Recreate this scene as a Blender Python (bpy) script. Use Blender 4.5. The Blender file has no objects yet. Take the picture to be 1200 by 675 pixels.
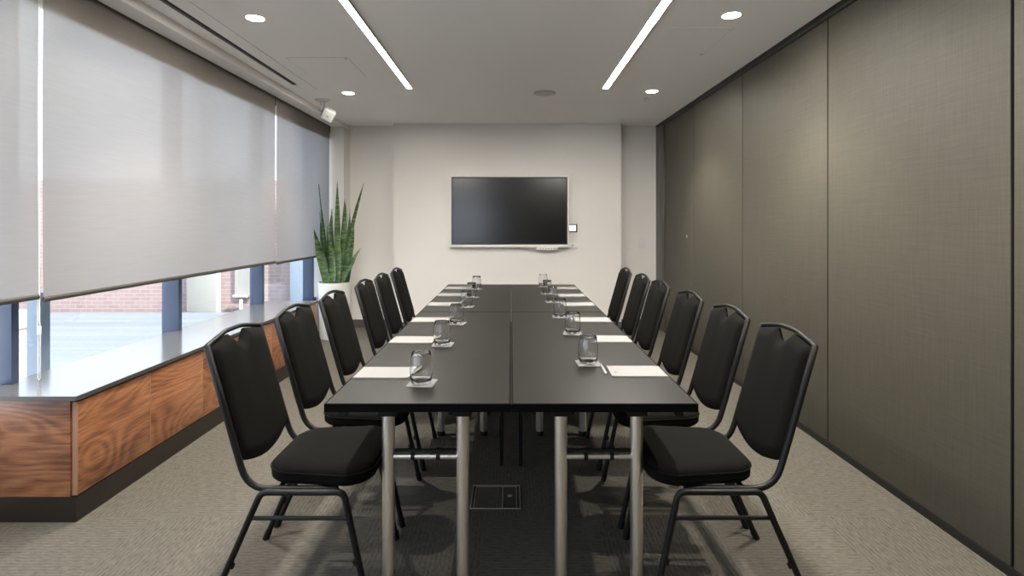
import bpy, bmesh, math, random
from mathutils import Vector, Matrix
random.seed(7)
PI = math.pi
SC = bpy.context.scene
COL = SC.collection

# ------------------------------------------------------------------ object helpers
def tag(o, label=None, cat=None, group=None, kind=None):
    if label: o['label'] = label
    if cat: o['category'] = cat
    if group: o['group'] = group
    if kind: o['kind'] = kind
    return o

def thing(name, label, cat, loc=(0, 0, 0), rz=0.0, group=None):
    o = bpy.data.objects.new(name, None)
    COL.objects.link(o)
    o.empty_display_size = 0.1
    o.location = loc
    o.rotation_euler = (0, 0, rz)
    return tag(o, label, cat, group)

def copy_tree(o, parent=None):
    c = o.copy()
    COL.objects.link(c)
    if parent is not None:
        c.parent = parent
    for ch in list(o.children):
        copy_tree(ch, c)
    return c

# ------------------------------------------------------------------ mesh builder
class MB:
    def __init__(self):
        self.bm = bmesh.new()
    def quad_loops(self, loops, close=True, cap0=True, cap1=True):
        """skin a list of equally long point loops"""
        bm = self.bm
        vl = [[bm.verts.new(p) for p in lp] for lp in loops]
        n = len(vl[0])
        for a, b in zip(vl, vl[1:]):
            for i in range(n if close else n - 1):
                j = (i + 1) % n
                bm.faces.new((a[i], a[j], b[j], b[i]))
        if cap0: bm.faces.new(list(reversed(vl[0])))
        if cap1: bm.faces.new(vl[-1])
        return vl
    def box(self, lo, hi, bevel=0.0, seg=2):
        b2 = bmesh.new()
        bmesh.ops.create_cube(b2, size=1.0)
        for v in b2.verts:
            v.co = Vector([(lo[k] + hi[k]) / 2 + v.co[k] * (hi[k] - lo[k]) for k in range(3)])
        if bevel > 0:
            bmesh.ops.bevel(b2, geom=list(b2.edges), offset=bevel, segments=seg, affect='EDGES', profile=0.6)
        self.merge(b2)
        return self
    def merge(self, b2, M=None):
        m = bpy.data.meshes.new('tmp')
        b2.to_mesh(m); b2.free()
        if M is not None: m.transform(M)
        self.bm.from_mesh(m)
        bpy.data.meshes.remove(m)
    def tube(self, pts, r, n=12, r2=None, cap=True):
        """round (or oval: r2) tube swept along a polyline; r may be a list"""
        pts = [Vector(p) for p in pts]
        N = len(pts)
        rad = r if isinstance(r, (list, tuple)) else [r] * N
        up = None
        loops = []
        for i in range(N):
            if i == 0: t = pts[1] - pts[0]
            elif i == N - 1: t = pts[-1] - pts[-2]
            else: t = (pts[i + 1] - pts[i]).normalized() + (pts[i] - pts[i - 1]).normalized()
            t.normalize()
            if up is None:
                up = Vector((0, 0, 1)) if abs(t.z) < 0.9 else Vector((0, 1, 0))
            a = t.cross(up)
            if a.length < 1e-4: a = t.orthogonal()
            a.normalize()
            b = a.cross(t).normalized()
            up = b
            q = (r2 / rad[i]) if r2 else 1.0
            loops.append([pts[i] + (a * math.cos(2 * PI * k / n) + b * q * math.sin(2 * PI * k / n)) * rad[i] for k in range(n)])
        self.quad_loops(loops, True, cap, cap)
        return self
    def lathe(self, prof, c=(0, 0, 0), n=40, cap0=True, cap1=True):
        loops = []
        for (r, z) in prof:
            loops.append([(c[0] + r * math.cos(2 * PI * k / n), c[1] + r * math.sin(2 * PI * k / n), c[2] + z) for k in range(n)])
        self.quad_loops(loops, True, cap0, cap1)
        return self
    def cyl(self, c, r, z0, z1, n=28, r1=None):
        return self.lathe([(r, z0), (r if r1 is None else r1, z1)], (c[0], c[1], 0), n)
    def build(self, name, mat, parent=None, smooth=False, angle=35):
        bm = self.bm
        bmesh.ops.recalc_face_normals(bm, faces=list(bm.faces))
        me = bpy.data.meshes.new(name)
        bm.to_mesh(me); bm.free()
        if smooth:
            for p in me.polygons: p.use_smooth = True
            try: me.set_sharp_from_angle(angle=math.radians(angle))
            except Exception: pass
        if mat is not None: me.materials.append(mat)
        o = bpy.data.objects.new(name, me)
        COL.objects.link(o)
        if parent is not None: o.parent = parent
        return o

def box_obj(name, lo, hi, mat, parent=None, bevel=0.0, seg=2):
    return MB().box(lo, hi, bevel, seg).build(name, mat, parent, smooth=bevel > 0)

def arc(c, r, a0, a1, n, plane='xz', y=0.0):
    out = []
    for i in range(n + 1):
        a = math.radians(a0 + (a1 - a0) * i / n)
        out.append((c[0] + r * math.cos(a), y, c[1] + r * math.sin(a)))
    return out

def fillet(pts, r, n=6):
    """round the inner corners of a 3-D polyline"""
    pts = [Vector(p) for p in pts]
    out = [pts[0]]
    for i in range(1, len(pts) - 1):
        p, a, b = pts[i], pts[i - 1], pts[i + 1]
        rr = r[i - 1] if isinstance(r, (list, tuple)) else r
        da, db = (a - p), (b - p)
        d = min(rr, da.length * .49, db.length * .49)
        A, B = p + da.normalized() * d, p + db.normalized() * d
        for k in range(n + 1):
            t = k / n
            out.append(A * (1 - t) ** 2 + p * 2 * t * (1 - t) + B * t * t)
    out.append(pts[-1])
    return out

# ------------------------------------------------------------------ materials
def new_mat(name):
    m = bpy.data.materials.new(name)
    m.use_nodes = True
    nt = m.node_tree
    b = nt.nodes['Principled BSDF']
    return m, nt, b

def N(nt, t, **kw):
    n = nt.nodes.new(t)
    for k, v in kw.items():
        if k.startswith('i_'):
            n.inputs[k[2:].replace('_', ' ')].default_value = v
        else:
            setattr(n, k, v)
    return n

def plain(name, col, rough=0.5, metal=0.0, spec=0.5, noise=0.0, nscale=40.0, bump=0.0, bscale=200.0, stretch=(1, 1, 1), sheen=0.0):
    m, nt, b = new_mat(name)
    b.inputs['Base Color'].default_value = (*col, 1)
    b.inputs['Roughness'].default_value = rough
    b.inputs['Metallic'].default_value = metal
    b.inputs['Specular IOR Level'].default_value = spec
    if sheen: b.inputs['Sheen Weight'].default_value = sheen
    L = nt.links
    if noise or bump:
        tc = N(nt, 'ShaderNodeTexCoord')
        mp = N(nt, 'ShaderNodeMapping'); mp.inputs['Scale'].default_value = stretch
        L.new(tc.outputs['Object'], mp.inputs['Vector'])
    if noise:
        nz = N(nt, 'ShaderNodeTexNoise', i_Scale=nscale, i_Detail=4.0)
        L.new(mp.outputs['Vector'], nz.inputs['Vector'])
        mr = N(nt, 'ShaderNodeMapRange', i_To_Min=1 - noise, i_To_Max=1 + noise)
        L.new(nz.outputs['Fac'], mr.inputs['Value'])
        mx = N(nt, 'ShaderNodeVectorMath', operation='SCALE')
        mx.inputs[0].default_value = col
        L.new(mr.outputs['Result'], mx.inputs['Scale'])
        L.new(mx.outputs['Vector'], b.inputs['Base Color'])
    if bump:
        n2 = N(nt, 'ShaderNodeTexNoise', i_Scale=bscale, i_Detail=3.0)
        L.new(mp.outputs['Vector'], n2.inputs['Vector'])
        bp = N(nt, 'ShaderNodeBump', i_Strength=bump, i_Distance=0.002)
        L.new(n2.outputs['Fac'], bp.inputs['Height'])
        L.new(bp.outputs['Normal'], b.inputs['Normal'])
    return m

def emit(name, col, s):
    m = bpy.data.materials.new(name); m.use_nodes = True
    nt = m.node_tree; nt.nodes.clear()
    e = N(nt, 'ShaderNodeEmission', i_Color=(*col, 1), i_Strength=s)
    o = N(nt, 'ShaderNodeOutputMaterial')
    nt.links.new(e.outputs[0], o.inputs[0])
    return m

def clear_glass(name, tint=(1, 1, 1), ior=1.45, rough=0.0, refl=1.0, power=5.0):
    m = bpy.data.materials.new(name); m.use_nodes = True
    nt = m.node_tree; nt.nodes.clear(); L = nt.links
    tr = N(nt, 'ShaderNodeBsdfTransparent', i_Color=(*tint, 1))
    gl = N(nt, 'ShaderNodeBsdfGlossy', i_Roughness=rough)
    lw = N(nt, 'ShaderNodeLayerWeight', i_Blend=.5)
    pw = N(nt, 'ShaderNodeMath', operation='POWER'); pw.inputs[1].default_value = power
    f0 = ((ior - 1) / (ior + 1)) ** 2
    fr = N(nt, 'ShaderNodeMath', operation='MULTIPLY_ADD'); fr.inputs[1].default_value = 1 - f0; fr.inputs[2].default_value = f0
    L.new(lw.outputs['Facing'], pw.inputs[0]); L.new(pw.outputs[0], fr.inputs[0])
    mu = N(nt, 'ShaderNodeMath', operation='MULTIPLY'); mu.inputs[1].default_value = refl
    mx = N(nt, 'ShaderNodeMixShader'); o = N(nt, 'ShaderNodeOutputMaterial')
    L.new(fr.outputs[0], mu.inputs[0]); L.new(mu.outputs[0], mx.inputs[0])
    L.new(tr.outputs[0], mx.inputs[1]); L.new(gl.outputs[0], mx.inputs[2]); L.new(mx.outputs[0], o.inputs[0])
    return m

def real_glass(name):
    m, nt, b = new_mat(name)
    b.inputs['Base Color'].default_value = (1, 1, 1, 1)
    b.inputs['Roughness'].default_value = 0.0
    b.inputs['IOR'].default_value = 1.46
    b.inputs['Transmission Weight'].default_value = 1.0
    return m

def walnut(name, along, seed):
    """contour lines of a stretched noise give the cathedral figure of flat-sawn walnut"""
    m, nt, b = new_mat(name); L = nt.links
    tc = N(nt, 'ShaderNodeTexCoord')
    mp = N(nt, 'ShaderNodeMapping')
    sc = {'x': (1.3, 5.0, 5.2), 'y': (5.0, 1.5, 4.6)}[along]
    mp.inputs['Scale'].default_value = sc
    mp.inputs['Location'].default_value = (seed * 3.1, seed * 1.7, seed * .9)
    oi = N(nt, 'ShaderNodeObjectInfo')
    off = N(nt, 'ShaderNodeVectorMath', operation='ADD')
    sca = N(nt, 'ShaderNodeVectorMath', operation='SCALE'); sca.inputs[0].default_value = (17.0, 9.0, 5.0)
    L.new(oi.outputs['Random'], sca.inputs['Scale'])
    L.new(tc.outputs['Object'], mp.inputs['Vector'])
    L.new(mp.outputs['Vector'], off.inputs[0]); L.new(sca.outputs['Vector'], off.inputs[1])
    nz = N(nt, 'ShaderNodeTexNoise', i_Scale=0.62, i_Detail=1.6, i_Roughness=0.4, i_Distortion=0.55)
    L.new(off.outputs['Vector'], nz.inputs['Vector'])
    mul = N(nt, 'ShaderNodeMath', operation='MULTIPLY'); mul.inputs[1].default_value = 150.0
    L.new(nz.outputs['Fac'], mul.inputs[0])
    sn = N(nt, 'ShaderNodeMath', operation='SINE'); L.new(mul.outputs[0], sn.inputs[0])
    fine = N(nt, 'ShaderNodeTexNoise', i_Scale=11.0, i_Detail=6.0, i_Roughness=0.7)
    mp2 = N(nt, 'ShaderNodeMapping')
    mp2.inputs['Scale'].default_value = {'x': (.55, 8, 8), 'y': (8, .55, 8)}[along]
    L.new(tc.outputs['Object'], mp2.inputs['Vector']); L.new(mp2.outputs['Vector'], fine.inputs['Vector'])
    big = N(nt, 'ShaderNodeTexNoise', i_Scale=1.1, i_Detail=2.0)
    L.new(off.outputs['Vector'], big.inputs['Vector'])
    s1 = N(nt, 'ShaderNodeMath', operation='MULTIPLY_ADD'); s1.inputs[1].default_value = 0.060; s1.inputs[2].default_value = 0.0
    L.new(sn.outputs[0], s1.inputs[0])
    s2 = N(nt, 'ShaderNodeMath', operation='MULTIPLY_ADD'); s2.inputs[1].default_value = 0.62
    L.new(fine.outputs['Fac'], s2.inputs[0]); L.new(s1.outputs[0], s2.inputs[2])
    s3 = N(nt, 'ShaderNodeMath', operation='MULTIPLY_ADD'); s3.inputs[1].default_value = 0.65
    L.new(big.outputs['Fac'], s3.inputs[0]); L.new(s2.outputs[0], s3.inputs[2])
    mp3 = N(nt, 'ShaderNodeMapping')
    mp3.inputs['Scale'].default_value = {'x': (7, 190, 190), 'y': (190, 7, 190)}[along]
    pore = N(nt, 'ShaderNodeTexNoise', i_Scale=1.0, i_Detail=3.0, i_Roughness=.6)
    L.new(tc.outputs['Object'], mp3.inputs['Vector']); L.new(mp3.outputs['Vector'], pore.inputs['Vector'])
    pm = N(nt, 'ShaderNodeMath', operation='MULTIPLY_ADD'); pm.inputs[1].default_value = .34
    po = N(nt, 'ShaderNodeMath', operation='ADD'); po.inputs[1].default_value = -.17
    L.new(pore.outputs['Fac'], pm.inputs[0]); L.new(s3.outputs[0], pm.inputs[2]); L.new(pm.outputs[0], po.inputs[0])
    cr = N(nt, 'ShaderNodeValToRGB')
    e = cr.color_ramp.elements
    e[0].position = .36; e[0].color = (.050, .018, .009, 1)
    e[1].position = .86; e[1].color = (.44, .205, .100, 1)
    k = e.new(.52); k.color = (.165, .062, .029, 1)
    k = e.new(.68); k.color = (.30, .125, .057, 1)
    L.new(po.outputs[0], cr.inputs['Fac'])
    L.new(cr.outputs['Color'], b.inputs['Base Color'])
    b.inputs['Roughness'].default_value = .42
    return m

def carpet_mat():
    m, nt, b = new_mat('carpet'); L = nt.links
    tc = N(nt, 'ShaderNodeTexCoord')
    T = 0.5
    def axis(ax):
        sep = N(nt, 'ShaderNodeSeparateXYZ'); L.new(tc.outputs['Object'], sep.inputs[0])
        return sep.outputs[ax]
    # quarter-turned tiles
    ck = N(nt, 'ShaderNodeTexChecker', i_Scale=1.0 / T)
    sh = N(nt, 'ShaderNodeVectorMath', operation='ADD'); sh.inputs[1].default_value = (0.12, 0.07, 0.2)
    L.new(tc.outputs['Object'], sh.inputs[0]); L.new(sh.outputs['Vector'], ck.inputs['Vector'])
    def ribs(stretch, rot):
        mp = N(nt, 'ShaderNodeMapping'); mp.inputs['Scale'].default_value = stretch
        L.new(tc.outputs['Object'], mp.inputs['Vector'])
        n1 = N(nt, 'ShaderNodeTexNoise', i_Scale=1.0, i_Detail=2.5, i_Roughness=.7)
        L.new(mp.outputs['Vector'], n1.inputs['Vector'])
        w = N(nt, 'ShaderNodeTexWave', wave_type='BANDS', bands_direction=rot, i_Scale=17.0, i_Distortion=.8, i_Detail=1.0)
        w.inputs['Detail Scale'].default_value = 3.0
        L.new(tc.outputs['Object'], w.inputs['Vector'])
        a = N(nt, 'ShaderNodeMath', operation='MULTIPLY_ADD'); a.inputs[1].default_value = .13
        L.new(w.outputs['Fac'], a.inputs[0]); L.new(n1.outputs['Fac'], a.inputs[2])
        return a.outputs[0]
    r1 = ribs((26, 110, 1), 'Y'); r2 = ribs((110, 26, 1), 'X')
    mx = N(nt, 'ShaderNodeMix', data_type='FLOAT')
    L.new(ck.outputs['Fac'], mx.inputs[0]); L.new(r1, mx.inputs[2]); L.new(r2, mx.inputs[3])
    sp = N(nt, 'ShaderNodeTexNoise', i_Scale=420.0, i_Detail=2.0); L.new(tc.outputs['Object'], sp.inputs['Vector'])
    ad = N(nt, 'ShaderNodeMath', operation='MULTIPLY_ADD'); ad.inputs[1].default_value = .42
    L.new(sp.outputs['Fac'], ad.inputs[0]); L.new(mx.outputs[0], ad.inputs[2])
    cr = N(nt, 'ShaderNodeValToRGB'); e = cr.color_ramp.elements
    e[0].position = .42; e[0].color = (.044, .040, .033, 1)
    e[1].position = 1.05; e[1].color = (.143, .131, .110, 1)
    k = e.new(.66); k.color = (.093, .085, .071, 1)
    L.new(ad.outputs[0], cr.inputs['Fac']); L.new(cr.outputs['Color'], b.inputs['Base Color'])
    b.inputs['Roughness'].default_value = .95; b.inputs['Specular IOR Level'].default_value = .1
    bp = N(nt, 'ShaderNodeBump', i_Strength=.5, i_Distance=.004)
    L.new(ad.outputs[0], bp.inputs['Height']); L.new(bp.outputs['Normal'], b.inputs['Normal'])
    return m

def woven_mat(name, c0, c1, rough, sc=1.0, axes=('y', 'z'), spec=.4):
    """linen-like cross weave: two streaky noises at right angles"""
    m, nt, b = new_mat(name); L = nt.links
    tc = N(nt, 'ShaderNodeTexCoord')
    outs = []
    for (s, w) in (((60, 4 * sc, 150 * sc), .5), ((60, 150 * sc, 4 * sc), .5)):
        mp = N(nt, 'ShaderNodeMapping'); mp.inputs['Scale'].default_value = s
        L.new(tc.outputs['Object'], mp.inputs['Vector'])
        n = N(nt, 'ShaderNodeTexNoise', i_Scale=1.0, i_Detail=3.0, i_Roughness=.65)
        L.new(mp.outputs['Vector'], n.inputs['Vector']); outs.append(n.outputs['Fac'])
    ad = N(nt, 'ShaderNodeMath', operation='ADD'); L.new(outs[0], ad.inputs[0]); L.new(outs[1], ad.inputs[1])
    mr = N(nt, 'ShaderNodeMapRange', i_From_Min=.65, i_From_Max=1.35); L.new(ad.outputs[0], mr.inputs['Value'])
    mx = N(nt, 'ShaderNodeMix', data_type='RGBA'); mx.inputs[6].default_value = (*c0, 1); mx.inputs[7].default_value = (*c1, 1)
    L.new(mr.outputs['Result'], mx.inputs[0]); L.new(mx.outputs[2], b.inputs['Base Color'])
    b.inputs['Roughness'].default_value = rough; b.inputs['Specular IOR Level'].default_value = spec
    bp = N(nt, 'ShaderNodeBump', i_Strength=.12, i_Distance=.001); L.new(ad.outputs[0], bp.inputs['Height']); L.new(bp.outputs['Normal'], b.inputs['Normal'])
    return m

def blind_mat():
    """screen cloth: reflects, passes diffuse daylight, and its open weave lets a little straight view through"""
    m = bpy.data.materials.new('blind_cloth'); m.use_nodes = True
    nt = m.node_tree; nt.nodes.clear(); L = nt.links
    tc = N(nt, 'ShaderNodeTexCoord')
    mp = N(nt, 'ShaderNodeMapping'); mp.inputs['Scale'].default_value = (40, 5, 90)
    L.new(tc.outputs['Object'], mp.inputs['Vector'])
    n = N(nt, 'ShaderNodeTexNoise', i_Scale=1.0, i_Detail=3.0, i_Roughness=.7); L.new(mp.outputs['Vector'], n.inputs['Vector'])
    mx = N(nt, 'ShaderNodeMix', data_type='RGBA'); mx.inputs[6].default_value = (.300, .270, .240, 1); mx.inputs[7].default_value = (.40, .365, .330, 1)
    L.new(n.outputs['Fac'], mx.inputs[0])
    df = N(nt, 'ShaderNodeBsdfDiffuse'); L.new(mx.outputs[2], df.inputs['Color'])
    tl = N(nt, 'ShaderNodeBsdfTranslucent'); tl.inputs['Color'].default_value = (.220, .220, .228, 1)
    ma = N(nt, 'ShaderNodeMixShader', i_Fac=BL_TRANS); L.new(df.outputs[0], ma.inputs[1]); L.new(tl.outputs[0], ma.inputs[2])
    tr = N(nt, 'ShaderNodeBsdfTransparent')
    mb = N(nt, 'ShaderNodeMixShader', i_Fac=BL_OPEN); L.new(ma.outputs[0], mb.inputs[1]); L.new(tr.outputs[0], mb.inputs[2])
    gl = N(nt, 'ShaderNodeBsdfGlossy', i_Roughness=.28)
    mc = N(nt, 'ShaderNodeMixShader', i_Fac=.015); L.new(mb.outputs[0], mc.inputs[1]); L.new(gl.outputs[0], mc.inputs[2])
    o = N(nt, 'ShaderNodeOutputMaterial'); L.new(mc.outputs[0], o.inputs[0])
    return m

def brick_mat():
    m, nt, b = new_mat('pale_brick'); L = nt.links
    tc = N(nt, 'ShaderNodeTexCoord')
    sp = N(nt, 'ShaderNodeSeparateXYZ'); cb = N(nt, 'ShaderNodeCombineXYZ')
    L.new(tc.outputs['Object'], sp.inputs[0]); L.new(sp.outputs[0], cb.inputs[0]); L.new(sp.outputs[2], cb.inputs[1])
    br = N(nt, 'ShaderNodeTexBrick', i_Scale=1.0)
    br.inputs['Color1'].default_value = (.24, .165, .155, 1); br.inputs['Color2'].default_value = (.28, .20, .185, 1)
    br.inputs['Mortar'].default_value = (.32, .265, .25, 1)
    br.inputs['Brick Width'].default_value = .24; br.inputs['Row Height'].default_value = .085; br.inputs['Mortar Size'].default_value = .008
    L.new(cb.outputs[0], br.inputs['Vector']); L.new(br.outputs['Color'], b.inputs['Base Color'])
    b.inputs['Roughness'].default_value = .9
    return m

def leaf_mat():
    m, nt, b = new_mat('snake_leaf'); L = nt.links
    tc = N(nt, 'ShaderNodeTexCoord')
    mp = N(nt, 'ShaderNodeMapping'); mp.inputs['Scale'].default_value = (9, 9, 34)
    L.new(tc.outputs['Object'], mp.inputs['Vector'])
    n = N(nt, 'ShaderNodeTexNoise', i_Scale=1.0, i_Detail=3.0, i_Distortion=.9); L.new(mp.outputs['Vector'], n.inputs['Vector'])
    cr = N(nt, 'ShaderNodeValToRGB'); e = cr.color_ramp.elements
    e[0].position = .38; e[0].color = (.022, .052, .020, 1)
    e[1].position = .66; e[1].color = (.150, .215, .075, 1)
    k = e.new(.52); k.color = (.058, .108, .038, 1)
    L.new(n.outputs['Fac'], cr.inputs['Fac']); L.new(cr.outputs['Color'], b.inputs['Base Color'])
    b.inputs['Roughness'].default_value = .38
    return m

BL_TRANS, BL_OPEN = .52, .032
M = {}
M['paint'] = plain('wall_paint', (.72, .695, .655), .75, spec=.2, bump=.05, bscale=350)
M['front'] = plain('taupe_wall_paint', (.20, .185, .165), .75)
M['ceil'] = plain('ceiling_paint', (.93, .91, .88), .8, spec=.2, bump=.04, bscale=300)
M['carpet'] = carpet_mat()
M['skirt'] = plain('skirting_grey', (.075, .073, .068), .5)
M['black'] = plain('black_trim', (.008, .008, .008), .45)
M['track'] = plain('dark_track', (.035, .034, .030), .4)
M['panel'] = woven_mat('panel_linen', (.061, .0555, .0425), (.087, .080, .0615), .58, 1.3, spec=.28)
M['jamb'] = plain('jamb_grey', (.078, .074, .062), .45)
M['blind'] = blind_mat()
M['bl_rail'] = plain('blind_rail', (.045, .04, .033), .5)
M['mullion'] = plain('blue_grey_aluminium', (.050, .074, .132), .45, .1)
M['glass'] = clear_glass('window_glass', (.97, .985, 1.0), 1.45)
M['tumbler'] = real_glass('tumbler_glass')
M['wood_y'] = walnut('walnut_doors', 'y', 1.0)
M['wood_x'] = walnut('walnut_end', 'x', 3.3)
M['wood_edge'] = plain('walnut_edging', (.33, .18, .11), .5, noise=.15, nscale=30)
M['plinth'] = plain('bronze_plinth', (.032, .026, .021), .33, .3)
M['counter'] = plain('grey_stone_top', (.115, .115, .113), .16, noise=.05, nscale=120, spec=.5)
M['counter_edge'] = plain('stone_edge', (.05, .046, .040), .45)
M['laminate'] = plain('charcoal_laminate', (.0105, .0098, .0078), .36, noise=.05, nscale=300, spec=.24)
M['edge'] = plain('black_edge', (.0025, .0025, .0025), .65, spec=.06)
M['chrome'] = plain('brushed_chrome', (.86, .82, .75), .36, 1.0, noise=.06, nscale=60, stretch=(1, 1, .05))
M['blackmetal'] = plain('black_powder_coat', (.0055, .0055, .0055), .5, spec=.28)
M['fabric'] = plain('black_upholstery', (.0036, .0033, .0026), .9, spec=.12, noise=.25, nscale=500, bump=.2, bscale=900)
M['pad'] = plain('white_paper', (.225, .221, .216), .7)
M['card'] = plain('white_card', (.235, .232, .228), .65)
M['backing'] = plain('grey_card', (.42, .41, .39), .8)
M['ink'] = plain('dark_ink', (.05, .05, .06), .6)
M['silver'] = plain('pen_silver', (.62, .62, .62), .25, 1.0)
M['penwhite'] = plain('pen_white', (.36, .36, .355), .3)
M['bezel'] = plain('white_bezel', (.70, .68, .65), .35)
M['screen'] = plain('dark_screen', (.003, .0025, .0022), .2, spec=.9)
M['cam'] = plain('camera_plastic', (.36, .355, .345), .4)
M['white'] = plain('white_plastic', (.68, .665, .64), .4)
M['grey_plastic'] = plain('grey_plastic', (.35, .34, .33), .5)
M['lcd'] = emit('small_lcd', (.80, .92, 1.0), .75)
M['ceramic'] = plain('white_planter', (.62, .61, .59), .38)
M['soil'] = plain('potting_soil', (.035, .025, .018), .95, noise=.5, nscale=60, bump=.6, bscale=80)
M['leaf'] = leaf_mat()
M['led'] = emit('led_diffuser', (1.0, .955, .88), 105.0)
M['lens'] = emit('downlight_lens', (1.0, .94, .85), 150.0)
M['alu'] = plain('aluminium_trim', (.56, .53, .48), .4, .6)
M['grille'] = plain('speaker_grille', (.60, .58, .55), .7)
M['dark'] = plain('slot_black', (.006, .006, .006), .7)
M['brick'] = brick_mat()
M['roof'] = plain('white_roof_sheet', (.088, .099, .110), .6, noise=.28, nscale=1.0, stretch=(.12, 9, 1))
M['cream'] = plain('cream_render', (.26, .255, .225), .8)
M['terrace_cap'] = plain('white_coping', (.30, .32, .34), .7)
M['terrace'] = plain('white_terrace', (.80, .79, .76), .9, noise=.05, nscale=3)
M['pale_blue'] = plain('pale_blue_paint', (.19, .235, .28), .5)
M['concrete'] = plain('outdoor_concrete', (.42, .42, .41), .9, noise=.1, nscale=4)

# ------------------------------------------------------------------ dimensions (metres, camera at x=0, y=0)
CAMZ = 1.32
CEIL = 2.575
XR = 1.87            # face of the folding partition
XW = -2.42           # window line
YB = 6.88            # back wall
YF = -2.6            # wall behind the camera
SOF = 2.515          # lower soffit over the blinds
XS = -2.08           # step between ceiling and soffit

# ------------------------------------------------------------------ room shell
def st(o): o['kind'] = 'structure'; return o
st(box_obj('floor', (-2.62, YF - .1, -.08), (2.1, YB + .15, 0), M['carpet']))
m = MB()
m.box((XS, YF - .1, CEIL), (2.1, YB + .15, CEIL + .08))
m.box((XS - .13, YF - .1, SOF), (XS, YB, CEIL + .08))
m.box((-2.52, YF - .1, 2.60), (XS - .13, YB, CEIL + .08))
st(m.build('ceiling', M['ceil']))
m = MB()
m.box((-2.62, YB, 0), (2.1, YB + .15, CEIL))
m.box((-1.468, 6.70, 0), (1.372, YB, CEIL))
st(m.build('wall_back', M['paint']))
m = MB()                                            # wall behind the camera with a tall window on its left
m.box((-2.62, YF - .1, 0), (-2.25, YF, CEIL)); m.box((-.75, YF - .1, 0), (2.1, YF, CEIL))
m.box((-2.25, YF - .1, 0), (-.75, YF, .45)); m.box((-2.25, YF - .1, 2.15), (-.75, YF, CEIL))
st(m.build('wall_front', M['front']))
m = MB()
for x in (-2.25, -1.52, -.79): m.box((x, YF - .08, .45), (x + .04, YF - .02, 2.15))
m.box((-2.21, YF - .08, .45), (-.79, YF - .02, .49)); m.box((-2.21, YF - .08, 2.11), (-.79, YF - .02, 2.15))
wf = st(m.build('window_9', M['mullion']))
box_obj('pane', (-2.21, YF - .052, .49), (-.79, YF - .046, 2.11), M['glass'], wf)
m = MB()                                            # window wall: nib, dwarf wall, head
m.box((-2.52, 6.62, 0), (-2.06, YB, SOF))
m.box((-2.52, YF, 0), (-2.36, 6.62, .38))
m.box((-2.262, YF, 2.357), (-2.240, 6.62, 2.60)); m.box((-2.52, YF, 2.50), (-2.262, 6.62, 2.60))
m.box((-2.52, YF, .38), (-2.36, -2.5, 2.357))
st(m.build('wall_left', M['paint']))
st(box_obj('wall_right', (1.96, YF, 0), (2.1, YB, CEIL), M['track']))
m = MB()
m.box((-2.06, YB - .012, 0), (-1.468, YB, .10)); m.box((-1.468, 6.688, 0), (1.372, 6.70, .10)); m.box((1.372, YB - .012, 0), (1.86, YB, .10))
m.box((1.372, 6.70, 0), (1.384, YB - .012, .10)); m.box((-1.48, 6.70, 0), (-1.468, YB - .012, .10))
st(m.build('baseboard_back', M['skirt']))
st(box_obj('baseboard_right', (1.862, YF, 0), (1.958, 6.545, .036), M['black']))
m = MB(); m.box((1.85, YF, 2.553), (1.96, 6.88, CEIL))
st(m.build('trim_1', M['black']))
m = MB(); m.box((1.858, YF, 2.532), (1.958, 6.55, 2.553))
st(m.build('trim_2', M['track']))
st(box_obj('trim_3', (1.852, 6.575, 0), (1.96, YB, 2.553), M['jamb'], None, .004))

# ------------------------------------------------------------------ windows in the left wall
def window(i, y0, y1):
    w = MB(); 
    w.box((-2.47, y0, .38), (-2.40, y1, .42)); w.box((-2.47, y0, 2.46), (-2.40, y1, 2.50))
    o = st(w.build('window_%d' % i, M['mullion']))
    p = box_obj('pane', (-2.440, y0, .42), (-2.434, y1, 2.46), M['glass'], o)
edges = [-2.48, -1.27, 0.0, 1.27, 2.548, 3.82, 5.10, 6.39]
for i in range(7):
    window(i + 1, edges[i] + .02, edges[i + 1] - .02)
window(8, 6.41, 6.62)
for k, y in enumerate(edges):
    st(box_obj('trim_%d' % (4 + k), (-2.47, y - .02, .38), (-2.35, y + .02, 2.50), M['mullion'], None, .003))

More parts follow.
